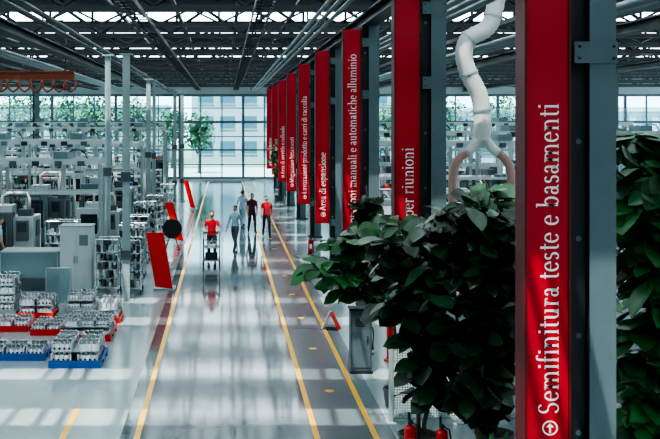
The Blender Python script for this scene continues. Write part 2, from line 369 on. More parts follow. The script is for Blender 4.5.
# ------------------------------------------------------------ plants
def leaf(b, base, d, up, L, W, k):
    d = d.normalized(); s = d.cross(up)
    if s.length < .05: s = d.orthogonal()
    s.normalize(); n = s.cross(d)
    vs = []; N = 6; dr = random.uniform(.1, .45); fold = random.uniform(.05, .3)
    for i in range(N + 1):
        t = i / N; w = W * .5 * (math.sin(math.pi * min(1, t ** 1.35)) ** .75 if 0 < t < 1 else .03) * (1 + .08 * math.sin(9 * t + W * 90))
        c = base + d * (L * t) - Vector((0, 0, 1)) * (dr * L * t * t)
        vs += [c + s * w + n * (fold * w), c, c - s * w + n * (fold * w)]
    fs = []
    for i in range(N):
        for j in (0, 1): fs.append((3 * i + j, 3 * i + j + 1, 3 * i + j + 4, 3 * i + j + 3))
    b.add(vs, fs, k, True)
def fig(name, x, y, trunks, blobs, nb, nl, k='leaf', L=.40, pot=True, seed=1):
    random.seed(seed); b = B(); tp = []
    z00 = .02
    if pot:
        b.cyl((0, 0, 0), (0, 0, .30), .24, 'pot', 20, .28); b.cyl((0, 0, .30), (0, 0, .305), .26, 'soil', 20)
        b.tube([(.28 * math.cos(a * math.pi / 10), .28 * math.sin(a * math.pi / 10), .30) for a in range(21)], .018, 'pot', 6); z00 = .27
    for tr in trunks:
        pts = [Vector(p) for p in tr]; pts[0].z = z00
        P = []
        for i in range(len(pts) - 1):
            for j in range(5): P.append(pts[i].lerp(pts[i + 1], j / 5) + Vector((random.uniform(-.015, .015), random.uniform(-.015, .015), 0)))
        P.append(pts[-1]); b.tube(P, [.034 - .02 * i / len(P) for i in range(len(P))], 'bark', 7); tp += P[3:]
    for i in range(nb):
        bl = blobs[i % len(blobs)]
        while True:
            q = Vector([random.uniform(-1, 1) for _ in range(3)])
            if q.length < 1: break
        tgt = Vector((bl[0] + q.x * bl[3], bl[1] + q.y * bl[4], bl[2] + q.z * bl[5]))
        st = min(tp, key=lambda p: (p - tgt).length + abs(p.z - (tgt.z - .4)) * .8)
        mid = st.lerp(tgt, .5) + Vector((0, 0, -.05))
        pp = [st, st.lerp(mid, .5) , mid, mid.lerp(tgt, .5) + Vector((0, 0, .03)), tgt]
        b.tube(pp, [.014, .012, .010, .008, .006], 'bark', 5)
        for j in range(nl):
            t = random.uniform(.3, 1.0); p = mid.lerp(tgt, (t - .5) * 2) if t > .5 else st.lerp(mid, t * 2)
            th = random.uniform(0, 2 * math.pi); d = Vector((math.cos(th), math.sin(th), random.uniform(-.6, .55)))
            up = Vector((random.uniform(-.5, .5), random.uniform(-1.2, .2), 1))
            ll = L * random.uniform(.6, 1.2); leaf(b, p, d, up, ll, ll * random.uniform(.55, .74), k)
    return b.done(name, (x, y, 0))
P = 'fiddle_leaf_fig'
fig(P, 3.45, 13.9, [[(0, 0, 0), (.05, 0, 1.3), (.1, 0, 2.6), (.0, 0, 3.8)], [(.08, .05, 0), (-.2, .1, 1.3), (-.35, 0, 2.9)]],
    [(.1, 0, 3.4, .55, .5, .55), (.2, 0, 2.6, .5, .5, .5), (-.35, 0, 2.5, .5, .5, .6), (-.3, .1, 3.2, .5, .5, .6), (-.1, .0, 1.9, .5, .5, .5), (.05, 0, 1.2, .35, .4, .4)], 50, 12, seed=3)
fig(P, 2.78, 14.7, [[(0, 0, 0), (0, .0, 1.2), (-.05, 0, 2.4), (.0, 0, 3.4)], [(.06, 0, 0), (.3, 0, 1.4), (.35, 0, 2.8)]],
    [(-.15, 0, 3.0, .5, .5, .5), (-.3, 0, 2.5, .5, .5, .4), (.3, 0, 2.7, .5, .5, .5), (.15, 0, 1.9, .45, .4, .5), (.2, 0, 1.3, .35, .35, .45)], 42, 12, seed=5)
fig(P, 2.95, 17.2, [[(0, 0, 0), (-.1, 0, 1.4), (-.4, 0, 2.5), (-.9, 0, 3.0)], [(0, .05, 0), (.1, .05, 1.6), (.1, 0, 3.4)]],
    [(-1.3, 0, 2.4, .55, .4, .35), (-.8, 0, 2.7, .5, .5, .45), (0, 0, 2.9, .5, .4, .5), (-.2, 0, 2.4, .5, .4, .4)], 32, 11, 'leafb', seed=8)
fig(P, 3.9, 14.75, [[(0, 0, 0), (0, 0, 1.6), (.1, 0, 3.6)]], [(0, 0, 3.6, .6, .5, .55), (.2, 0, 2.7, .6, .5, .5), (0, 0, 2.0, .5, .5, .5), (-.1, 0, 1.3, .4, .4, .4)], 38, 12, seed=12)
fig(P, 5.0, 12.0, [[(0, 0, 0), (0, 0, 1.8), (.1, 0, 4.4)], [(.05, 0, 0), (.3, 0, 1.6), (.4, 0, 3.6)]],
    [(.05, 0, 4.4, .55, .5, .5), (.3, 0, 3.5, .5, .5, .6), (.1, 0, 2.5, .5, .5, .6), (-.1, .1, 3.7, .45, .4, .5), (.1, 0, 1.6, .45, .4, .5)], 58, 13, 'leafb', L=.46, seed=15)
fig(P, 6.2, 14.2, [[(0, 0, 0), (0, 0, 1.8), (.1, 0, 4.0)]], [(0, 0, 3.9, .6, .5, .6), (.1, 0, 2.8, .6, .5, .6), (0, 0, 1.9, .5, .5, .5), (0, 0, 1.2, .4, .5, .4)], 40, 11, seed=19)
fig(P, 5.5, 15.6, [[(0, 0, 0), (0, 0, 1.8), (.1, 0, 3.4)]], [(0, 0, 3.3, .6, .5, .5), (.1, 0, 2.4, .6, .5, .6), (0, 0, 1.5, .5, .5, .6)], 34, 11, seed=21)
fig(P, 3.55, 25.6, [[(0, 0, 0), (0, 0, 1.8), (.0, 0, 3.2)]], [(0, 0, 2.9, .35, .4, .4), (.1, 0, 2.2, .4, .4, .6)], 14, 9, seed=25)
fig(P, 6.4, 33.3, [[(0, 0, 0), (0, 0, 2.8), (.1, 0, 4.6)]], [(0, 0, 4.5, .6, .5, .8), (.1, 0, 3.6, .6, .5, .8)], 18, 9, 'leafb', seed=29)
fig(P, 3.3, 62, [[(0, 0, 0), (0, 0, 2.0), (-.1, 0, 3.2)]], [(-.1, 0, 3.2, .5, .5, .8), (-.1, 0, 2.2, .5, .5, .6)], 14, 9, 'leafb', seed=33)
# low foliage near base of first column
b = B(); random.seed(4)
b.box(-.55, .55, -.2, .2, 0, .34, 'pot'); b.box(-.5, .5, -.16, .16, .34, .345, 'soil')
for i in range(110):
    p = Vector((random.uniform(-.5, .5), random.uniform(-.15, .15), .34)); a = random.uniform(0, 6.28)
    leaf(b, p, Vector((math.cos(a) * .5, math.sin(a) * .5, 1.3)), Vector((0, -1, .3)), random.uniform(.35, .65), .07, 'leafb')
b.done('planter_box', (3.8, 12.9, 0))

# perforated partitions
def partition(x, y, w, h, rz=0):
    b = B(); b.box(0, w, -.006, .006, .08, h - .04, 'perf')
    b.box(0, w, -.025, .025, h - .04, h, 'steel_l'); b.box(0, w, -.025, .025, .05, .09, 'steel_l')
    n = max(1, round(w / 1.1))
    for i in range(n + 1):
        xx = w * i / n; b.box(xx - .03, xx + .03, -.03, .03, 0, h, 'steel_l'); b.box(xx - .07, xx + .07, -.12, .12, 0, .015, 'steel_l')
    b.done('perforated_partition', (x, y, 0), rz)
partition(2.65, 16.3, 2.2, 1.25); partition(4.9, 16.4, 3.3, 1.25); partition(4.3, 19.6, 6, 1.25); partition(4.9, 11.2, 2.4, 1.25)
partition(4.6, 24.0, 7, 1.3)

# ------------------------------------------------------------ fire extinguishers, cabinet, hydrant
def extinguisher(x, y):
    b = B(); b.cyl((0, 0, .0), (0, 0, .02), .14, 'steel_d', 16); b.cyl((0, .1, 0), (0, .1, .7), .018, 'steel_d', 8)
    b.box(-.05, .05, .06, .1, .45, .5, 'steel_d')
    b.cyl((0, 0, .06), (0, 0, .5), .085, 'redp', 18); b.ell((0, 0, .5), (.085, .085, .06), 'redp'); b.cyl((0, 0, .54), (0, 0, .6), .025, 'black', 8)
    b.box(-.02, .02, -.1, .03, .6, .625, 'black'); b.cyl((0, 0, .02), (0, 0, .06), .075, 'black', 16)
    b.tube([(.03, 0, .58), (.1, -.01, .55), (.12, -.02, .4), (.1, -.03, .2)], .012, 'black', 6); b.cyl((.1, -.03, .2), (.1, -.03, .1), .014, 'black', 6, .025)
    b.box(-.04, .04, -.088, -.08, .22, .38, 'white_t')
    b.done('fire_extinguisher', (x, y, 0))
extinguisher(2.95, 21.1); extinguisher(2.60, 14.3); extinguisher(3.0, 14.1); extinguisher(3.1, 37.0)
b = B(); b.box(-.2, .2, -.15, .15, .05, 1.2, 'bgrey'); b.box(-.22, .22, -.17, .17, 1.2, 1.24, 'steel_d'); b.box(-.22, .22, -.17, .17, 0, .05, 'steel_d')
b.box(-.17, .17, -.16, -.15, .12, 1.1, 'steel'); b.box(.1, .13, -.18, -.16, .6, .72, 'chrome')
for i in range(4): b.box(-.12, .06, -.165, -.16, .9 + i * .04, .915 + i * .04, 'black')
b.done('electrical_cabinet', (2.60, 19.6, 0))
b = B(); b.cyl((0, 0, 0), (0, 0, 1.05), .07, 'redp', 14); b.ell((0, 0, 1.05), (.09, .09, .07), 'redp'); b.cyl((0, 0, .75), (-.16, 0, .75), .04, 'redp', 10); b.cyl((0, 0, .75), (.16, 0, .75), .04, 'redp', 10); b.cyl((0, 0, 0), (0, 0, .04), .13, 'redp', 14)
b.cyl((0, 0, 1.1), (0, 0, 1.17), .03, 'black', 6)
b.done('fire_hydrant', (3.32, 20.5, 0))
def floor_sign(x, y, rz):
    b = B(); b.hexa([(-.12, -.03, .02), (.12, -.03, .02), (.12, 0, .02), (-.12, 0, .02), (-.1, .16, .4), (.1, .16, .4), (.1, .18, .4), (-.1, .18, .4)], 'panel')
    b.hexa([(-.12, .34, .02), (.12, .34, .02), (.12, .37, .02), (-.12, .37, .02), (-.1, .18, .4), (.1, .18, .4), (.1, .2, .4), (-.1, .2, .4)], 'white_t')
    b.box(-.12, -.1, -.03, .37, 0, .02, 'black'); b.box(.1, .12, -.03, .37, 0, .02, 'black'); b.done('floor_sign', (x, y, 0), rz)
floor_sign(2.62, 23.6, 1.2)

# ------------------------------------------------------------ extraction duct
b = B()
ctl3 = [(a, 25.2, z) for a, z in [(6.75, 8.05), (6.62, 7.42), (6.45, 7.1), (6.02, 6.85), (5.9, 6.45), (6.02, 6.0), (6.26, 5.5), (6.35, 5.1), (6.35, 4.75)]]
pth = smooth(ctl3, 8)
b.tube(pth, [.205 + (.014 if i % 2 else 0) for i in range(len(pth))], 'duct', 18)
for i in range(8, len(pth), 16):
    d = (Vector(pth[i]) - Vector(pth[i - 1])).normalized(); q = Vector(pth[i]); b.cyl(q - d * .025, q + d * .025, .24, 'steel_l', 18)
b.cyl((6.35, 25.2, 4.78), (6.35, 25.2, 4.35), .24, 'duct', 18, .18)
for sx in (-1, 1):
    l = smooth([(6.35, 25.2, 4.5), (6.35 + sx * .25, 25.2, 4.15), (6.35 + sx * .6, 25.2, 3.85), (6.35 + sx * .72, 25.2, 3.4), (6.35 + sx * .72, 25.2, 2.2)], 5)
    b.tube(l, .105, 'ductp', 12); b.tube(l[:8], .12, 'duct', 12)
b.box(5.2, 7.5, 24.7, 25.9, 1.0, 2.2, 'white'); b.box(5.3, 7.4, 24.8, 25.8, 0, 1.0, 'bgrey'); b.box(5.4, 7.3, 24.68, 24.7, 1.2, 2.0, 'glassd')
b.done('extraction_duct_machine')

# ------------------------------------------------------------ machines
def machine(x, y, w, d, h, seed, name='machining_centre'):
    random.seed(seed); b = B(); k = random.choice(['white', 'white', 'teal', 'bgrey']); k2 = random.choice(['teal', 'bgrey', 'white'])
    b.box(0, w, 0, d, 0, .18, 'bgrey'); b.box(.03, w - .03, .12, d, .18, h * .82, k)
    b.box(.0, w * .62, -.05, .4, .25, h * .9, k2)
    b.box(w * .1, w * .5, -.07, -.05, h * .35, h * .78, 'glassd'); b.box(w * .52, w * .54, -.1, -.05, h * .4, h * .7, 'chrome')
    b.box(w * .7, w * .92, -.16, .02, h * .45, h * .78, 'bgrey'); b.box(w * .73, w * .89, -.17, -.16, h * .6, h * .75, 'glassd')
    b.box(w * .15, w * .55, d * .3, d * .8, h * .82, h, 'white'); b.box(w * .65, w * .9, d * .4, d * .7, h * .82, h * .93, 'bgrey')
    b.cyl((w * .8, d * .55, h * .93), (w * .8, d * .55, h * 1.12), .07, 'steel_l', 8)
    b.tube([(w * .35, d * .5, h), (w * .35, d * .5, h * 1.15), (w * .45, d * .5, h * 1.2), (w * .8, d * .5, h * 1.2), (w * .85, d * .5, h * 1.1), (w * .85, d * .5, h * .9)], .05, 'duct', 8)
    b.cyl((.1, .2, h * .82), (.1, .2, h * 1.05), .015, 'steel_d', 6)
    for i, c in enumerate(('green', 'orange', 'redp')): b.cyl((.1, .2, h * 1.05 + i * .07), (.1, .2, h * 1.05 + i * .07 + .06), .035, c, 10)
    for i in range(6): b.box(w - .03, w - .015, d * .3, d * .75, h * .25 + i * .09, h * .25 + i * .09 + .04, 'steel_d')
    for i in range(5): b.box(w - .03, w + .0, .2 + d * .15 * i, .23 + d * .15 * i, .2, h * .8, 'steel_l')
    b.box(w - .02, w + .02, d * .35, d * .7, h * .5, h * .75, 'bgrey')
    # roof clutter: small housings, valves and a guard rail
    for i in range(5):
        xx = random.uniform(.1, w - .35); yy = random.uniform(.5, d - .3); hh = random.uniform(.08, .3)
        b.box(xx, xx + random.uniform(.12, .3), yy, yy + .2, h * .82, h * .82 + hh, random.choice(['steel_d', 'bgrey', 'alu', 'redp', 'teal']))
    for xx in (.05, w * .5, w - .05): b.cyl((xx, d - .05, h * .82), (xx, d - .05, h * 1.12), .018, 'steel_d', 6)
    b.cyl((.05, d - .05, h * 1.12), (w - .05, d - .05, h * 1.12), .018, 'steel_d', 6); b.cyl((.05, d - .05, h * .98), (w - .05, d - .05, h * .98), .012, 'steel_d', 6)
    for i in range(3):
        xx = w * random.uniform(.1, .7); b.tube(smooth([(xx, d * .7, h * .8), (xx + .06, d * .75, h * 1.02), (xx + .22, d * .8, h * 1.05), (xx + .34, d * .85, h * .9), (xx + .34, d * .9, h * .7)], 4), .022, 'black', 6)
    b.done(name, (x, y, 0))
def rackframe(x, y, w, d, h, levels, seed, name='steel_rack', load=True):
    random.seed(seed); b = B()
    n = max(1, round(w / 1.3))
    for i in range(n + 1):
        for yy in (0, d): b.box(w * i / n - .03, w * i / n + .03, yy - .03, yy + .03, 0, h, 'steel_l')
    for l in range(levels):
        z = .25 + (h - .3) * l / max(1, levels - 1)
        for yy in (0, d): b.box(0, w, yy - .025, yy + .025, z, z + .07, 'white')
        for i in range(n + 1): b.box(w * i / n - .02, w * i / n + .02, 0, d, z, z + .05, 'steel_l')
        if load and l < levels - 1:
            b.box(0, w, .03, d - .03, z + .05, z + .07, 'steel_l')
            xx = .08
            while xx < w - .3:
                ww = random.uniform(.12, .3); hh = random.uniform(.12, min(.4, (h / levels) * .7)); kk = random.choice(['alu', 'white', 'teal', 'alu', 'bgrey', 'blue', 'steel_d', 'steel_d', 'redp', 'bgrey'])
                b.box(xx, xx + ww, .1, d - .12, z + .07, z + .07 + hh * .7, kk); b.cyl((xx + ww / 2, d / 2, z + .07 + hh * .7), (xx + ww / 2, d / 2, z + .07 + hh), ww * .3, 'alu', 8)
                xx += ww + random.uniform(.02, .1)
    b.done(name, (x, y, 0))
def gantry(x0, x1, y, d, h, seed):
    b = B(); random.seed(seed)
    n = max(1, round((x1 - x0) / 3.2)); w = x1 - x0
    for i in range(n + 1):
        for yy in (0, d): b.box(w * i / n - .06, w * i / n + .06, yy - .06, yy + .06, 0, h, 'steel_l'); b.box(w * i / n - .14, w * i / n + .14, yy - .14, yy + .14, 0, .03, 'steel_l')
        b.box(w * i / n - .05, w * i / n + .05, 0, d, h - .12, h, 'white')
    for yy in (0, d):
        b.box(0, w, yy - .07, yy + .07, h, h + .2, 'white'); b.box(0, w, yy - .04, yy + .04, h * .68, h * .68 + .1, 'white')
    for i in range(n):
        xx = w * (i + random.uniform(.3, .7)) / n
        b.box(xx - .25, xx + .25, -.1, d + .1, h + .2, h + .45, 'teal'); b.box(xx - .08, xx + .08, d * .4, d * .6, h - 1.1, h + .2, 'white'); b.box(xx - .16, xx + .16, d * .3, d * .7, h - 1.25, h - 1.1, 'bgrey')
        b.tube(smooth([(xx + .2, d * .5, h + .4), (xx + .4, d * .5, h + .5), (xx + .7, d * .5, h + .45), (xx + .9, d * .5, h + .1)], 4), .025, 'steel_d', 6)
    for i in range(int(w / .8)):
        b.box(i * .8 + .2, i * .8 + .45, -.1, -.07, h - .05, h + .12, random.choice(['steel_d', 'bgrey', 'teal'])); b.cyl((i * .8 + .3, 0, h * .68), (i * .8 + .3, 0, h), .015, 'steel_l', 6)
    b.done('gantry_loader', (x0, y, 0))
sd = 100
# left hall
for row, (y, h) in enumerate([(33.5, 2.0), (38.4, 2.1), (43.5, 2.3), (50, 2.6), (56, 2.6), (63, 2.8), (71, 2.8)]):
    x = -4.0 if row else -6.3
    random.seed(row + 50)
    while x > -22:
        w = random.uniform(1.4, 2.2)
        if random.random() < .6: machine(x - w, y, w, 1.6, h * random.uniform(.75, 1.15), sd)
        else: rackframe(x - w, y, w, .9, random.uniform(1.7, 2.6), random.choice([4, 5]), sd)
        sd += 1; x -= w + random.uniform(.2, .6)
gantry(-15, -4.4, 36.0, 1.2, 3.3, 1); gantry(-17, -3.8, 46.6, 1.5, 3.7, 2); gantry(-20, -3.5, 59.2, 1.6, 4.3, 3); gantry(-20, -4, 67, 1.5, 4.6, 4); gantry(-14, -4.8, 41.1, 1.1, 3.9, 5)
# right hall
for row, (y, h) in enumerate([(28.5, 1.8), (35, 2.1), (41.5, 2.5), (48, 2.6), (56, 2.8), (65, 3.0)]):
    x = 5.2 if row != 2 else 7.2
    random.seed(row + 80)
    while x < 26:
        w = random.uniform(1.4, 2.2)
        if random.random() < .6: machine(x, y, w, 1.6, h * random.uniform(.8, 1.15), sd)
        else: rackframe(x, y, w, .9, random.uniform(1.7, 2.8), random.choice([4, 5]), sd)
        sd += 1; x += w + random.uniform(.2, .6)
gantry(5.2, 18, 38, 1.2, 3.9, 6); gantry(5.2, 20, 45, 1.2, 4.2, 7); gantry(5, 24, 60.0, 1.5, 4.6, 8)

# tall service posts on left of aisle
def post(x, y, h, w=.16, round_=False):
    b = B()
    if round_: b.cyl((0, 0, 0), (0, 0, h), w / 2, 'steel_l', 14)
    else:
        b.box(-w / 2, w / 2, -w / 2, -w / 2 + .02, 0, h, 'steel_l'); b.box(-w / 2, w / 2, w / 2 - .02, w / 2, 0, h, 'steel_l'); b.box(-.03, .03, -w / 2 + .02, w / 2 - .02, 0, h, 'steel_l')
    b.box(-w, w, -w, w, 0, .03, 'steel_l'); b.box(-w * .9, w * .9, -w * .9, w * .9, h, h + .04, 'steel_l')
    for z in (1.1, 3.2): b.box(-w * .7, w * .7, -w * .75, -w * .5, z, z + .25, 'bgrey')
    b.cyl((w * .45, -w * .6, 1.2), (w * .45, -w * .6, h - .2), .02, 'steel_l', 6)
    b.done('service_post', (x, y, 0))
post(-2.66, 27.5, 6.6, .19); post(-3.47, 30.2, 6.75, .17, True); post(-3.45, 46, 6.7, .2); post(-3.1, 44.6, 6.6, .14); post(-2.95, 60, 6.6, .2); post(-2.6, 62, 6.6, .2); post(-7.9, 30.8, 5.5, .14)
# overhead crane top-left
b = B(); b.box(-11.5, -5.9, 39.9, 40.15, 6.45, 6.5, 'rust'); b.box(-11.5, -5.9, 40.0, 40.05, 6.5, 6.75, 'rust'); b.box(-11.5, -5.9, 39.9, 40.15, 6.75, 6.8, 'rust')
for i in range(12): x = -11.2 + i * .45; b.tube([(x, 39.85, 6.45), (x + .05, 39.85, 6.1), (x + .22, 39.85, 5.98), (x + .4, 39.85, 6.1), (x + .45, 39.85, 6.45)], .045, 'rust', 6)
for x in (-11.2, -9.2, -6.3): b.box(x - .03, x + .03, 40.3, 40.36, 6.8, 8.45, 'steel_d'); b.box(x - .03, x + .03, 40.0, 40.36, 6.8, 6.86, 'steel_d')
b.box(-9.6, -8.8, 39.8, 40.3, 6.0, 6.45, 'rust'); b.cyl((-9.2, 40.05, 6.0), (-9.2, 40.05, 5.2), .02, 'steel_d', 6); b.tube([(-9.2, 40.05, 5.2), (-9.28, 40.05, 5.1), (-9.2, 40.05, 5.0), (-9.12, 40.05, 5.08)], .02, 'steel_d', 6)
b.done('overhead_crane')

# ------------------------------------------------------------ castings on pallets
def casting(b, x, y, z, s=1.0, rz=0):
    st = len(b.v)
    b.hexa([(-.2, -.14, 0), (.2, -.14, 0), (.2, .14, 0), (-.2, .14, 0), (-.2, -.1, .13), (.2, -.1, .13), (.2, .1, .13), (-.2, .1, .13)], 'alu')
    for sx in (-.2, .17): b.box(sx, sx + .03, -.16, .16, 0, .16, 'alu')
    for i in range(4):
        xx = -.14 + i * .093; b.cyl((xx, -.05, .13), (xx, -.08, .2), .04, 'alu', 10, cap=False); b.cyl((xx, .05, .13), (xx, .08, .2), .04, 'alu', 10, cap=False)
        b.cyl((xx, -.05, .135), (xx, -.052, .15), .032, 'black', 8); b.cyl((xx, -.14, .06), (xx, -.175, .06), .028, 'alu', 8)
        b.cyl((xx, -.17, .06), (xx, -.178, .06), .022, 'black', 8)
        b.box(xx - .006, xx + .006, -.15, .15, .01, .14, 'alu')
    b.xform(Matrix.Translation((x, y, z)) @ Matrix.Rotation(rz, 4, 'Z') @ Matrix.Scale(s, 4), st)
def pallet(x0, x1, y0, y1, k, nx, ny, layers=1, seed=0, h=.14, name='parts_pallet'):
    random.seed(seed); b = B(); w, d = x1 - x0, y1 - y0
    for i in range(3): b.box(0, w, d * i / 2 * .86, d * i / 2 * .86 + d * .14, 0, h * .55, k)
    b.box(0, w, 0, d, h * .55, h * .7, k)
    for a in ((0, w, 0, .03), (0, w, d - .03, d), (0, .03, .03, d - .03), (w - .03, w, .03, d - .03)): b.box(a[0], a[1], a[2], a[3], h * .7, h, k)
    for l in range(layers):
        for i in range(nx):
            for j in range(ny):
                casting(b, w * (i + .5) / nx, d * (j + .5) / ny, h * .7 + l * .215, .92 * min(w / nx / .42, d / ny / .36, 1.25), random.choice([0, 0, math.pi]) + random.uniform(-.1, .1))
        if l < layers - 1: b.box(.05, w - .05, .05, d - .05, h * .7 + l * .215 + .2, h * .7 + l * .215 + .213, 'steel_l')
    b.done(name, (x0, y0, 0))
pallet(-4.85, -3.62, 20.5, 21.3, 'blue', 3, 2, 1, 1); pallet(-3.45, -2.42, 19.9, 21.1, 'blue', 2, 3, 2, 2)
pallet(-5.6, -4.5, 23.3, 24.3, 'redp', 3, 2, 1, 3); pallet(-4.38, -3.68, 22.9, 24.0, 'redp', 2, 3, 1, 4); pallet(-3.55, -2.5, 22.3, 23.6, 'redp', 3, 3, 2, 5)
pallet(-6.2, -5.2, 25.3, 26.3, 'steel_l', 2, 2, 4, 6); pallet(-4.0, -3.3, 25.6, 26.6, 'steel_l', 2, 2, 2, 7); pallet(-5.05, -4.2, 24.9, 25.8, 'redp', 2, 2, 2, 8)
pallet(-3.05, -2.5, 24.3, 25.2, 'redp', 1, 2, 2, 9); pallet(-7.6, -6.4, 25, 26, 'steel_l', 3, 2, 3, 10); pallet(-7.0, -5.8, 22.8, 23.8, 'blue', 3, 2, 2, 11)
# trolley racks of machined parts
def trolley_rack(x, y, w, d, h, levels, seed):
    random.seed(seed); b = B()
    for xx in (0, w):
        for yy in (0, d): b.cyl((xx, yy, .12), (xx, yy, h), .018, 'chrome', 8); b.cyl((xx - .015, yy, .06), (xx + .015, yy, .06), .06, 'black', 12)
    for l in range(levels):
        z = .16 + (h - .3) * l / levels; b.box(0, w, 0, d, z, z + .02, 'steel_l')
        n = int(w / .13)
        for i in range(n):
            for yy in (.12, d - .12): b.cyl((w * (i + .5) / n, yy, z + .02), (w * (i + .5) / n, yy, z + .02 + random.uniform(.1, .22)), .045, random.choice(['alu', 'alu', 'bgrey', 'steel_d']), 8)
    for yy in (0, d): b.cyl((0, yy, h), (w, yy, h), .018, 'chrome', 8)
    b.done('parts_trolley', (x, y, 0))
trolley_rack(-3.62, 28.6, .62, .7, 1.5, 5, 1); trolley_rack(-2.85, 28.4, .5, .8, 1.5, 5, 2); trolley_rack(-3.3, 31.6, .8, .7, 1.6, 5, 3); trolley_rack(-5.6, 31.8, 1.0, .7, 1.7, 5, 4)
trolley_rack(-3.3, 34.5, .7, .7, 1.6, 5, 5); trolley_rack(-3.5, 39, .8, .8, 1.7, 5, 6); trolley_rack(-8.9, 31.5, .9, .7, 1.7, 5, 7); trolley_rack(-3.3, 43, .7, .7, 1.7, 5, 8); trolley_rack(-3.2, 50.5, .7, .7, 1.7, 5, 9)
# cabinets
b = B(); b.box(0, 1.65, 0, 1.0, .0, .35, 'bgrey'); b.box(.02, 1.63, .02, .98, .35, 1.08, 'plexi'); b.box(.2, 1.4, .2, .8, .35, .8, 'alu')
for xx in (0, 1.62):
    for yy in (0, .97): b.box(xx, xx + .03, yy, yy + .03, 0, 1.12, 'steel_l')
b.box(0, 1.65, 0, 1.0, 1.08, 1.12, 'steel_l'); b.done('enclosed_test_bench', (-6.4, 29, 0))
b = B(); b.box(0, .9, 0, .7, .06, 1.82, 'white'); b.box(-.02, .92, -.02, .72, 1.82, 1.86, 'steel_l'); b.box(.02, .88, .02, .68, 0, .06, 'steel_d'); b.box(.05, .43, -.015, 0, .12, 1.76, 'white'); b.box(.47, .85, -.015, 0, .12, 1.76, 'white'); b.box(.4, .42, -.04, -.015, .8, 1.0, 'chrome'); b.box(.48, .5, -.04, -.015, .8, 1.0, 'chrome'); b.box(.55, .8, -.02, -.015, 1.3, 1.6, 'teal')
b.done('tool_cabinet', (-4.68, 28.9, 0))
b = B(); b.box(0, .64, 0, .03, .1, .98, 'plexi')
for a in ((-.02, .02), (.62, .66)): b.box(a[0], a[1], -.01, .04, 0, 1.0, 'steel_l'); b.box(a[0], a[1], -.2, .24, 0, .03, 'steel_l')
b.box(0, .64, -.01, .04, .97, 1.0, 'steel_l'); b.box(0, .64, -.01, .04, .08, .11, 'steel_l'); b.done('display_board', (-4.67, 26.6, 0))
# red slanted panels
def redpanel(x, y, w, h, sl, rz=0):
    b = B(); b.hexa([(0, 0, .12), (w, 0, .05), (w, .06, .05), (0, .06, .12), (-sl, 0, h), (w - sl, 0, h), (w - sl, .06, h), (-sl, .06, h)], 'panel')
    b.bar((.1, .1, .12), (-sl + .12, .1, h - .1), .04, 'steel_l'); b.bar((w - .1, .1, .12), (w - sl - .12, .1, h - .1), .04, 'steel_l'); b.bar((w * .5 - sl * .6, .1, h * .6), (w * .5, .55, .03), .04, 'steel_l')
    b.box(-.05, w + .05, 0, .65, 0, .05, 'steel_l'); b.done('red_sign_panel', (x, y, 0), rz)
redpanel(-1.98, 29.0, .5, 1.65, .27); redpanel(-1.95, 40.6, .32, 1.6, .45); redpanel(-1.9, 56, .28, 1.6, .4)
# cable reel
b = B()
for yy in (-.14, .1):
    b.cyl((0, yy, .45 + .35), (0, yy + .04, .8), .36, 'black', 28)
b.cyl((0, -.1, .8), (0, .1, .8), .2, 'steel_d', 20)
for xx in (-.25, .25): b.bar((xx, 0, 0.02), (0, -.12 if xx < 0 else .12, .8), .04, 'steel_d'); b.box(xx - .03, xx + .03, -.3, .3, 0, .04, 'steel_d')
b.done('cable_reel', (-1.98, 38.3, 0))

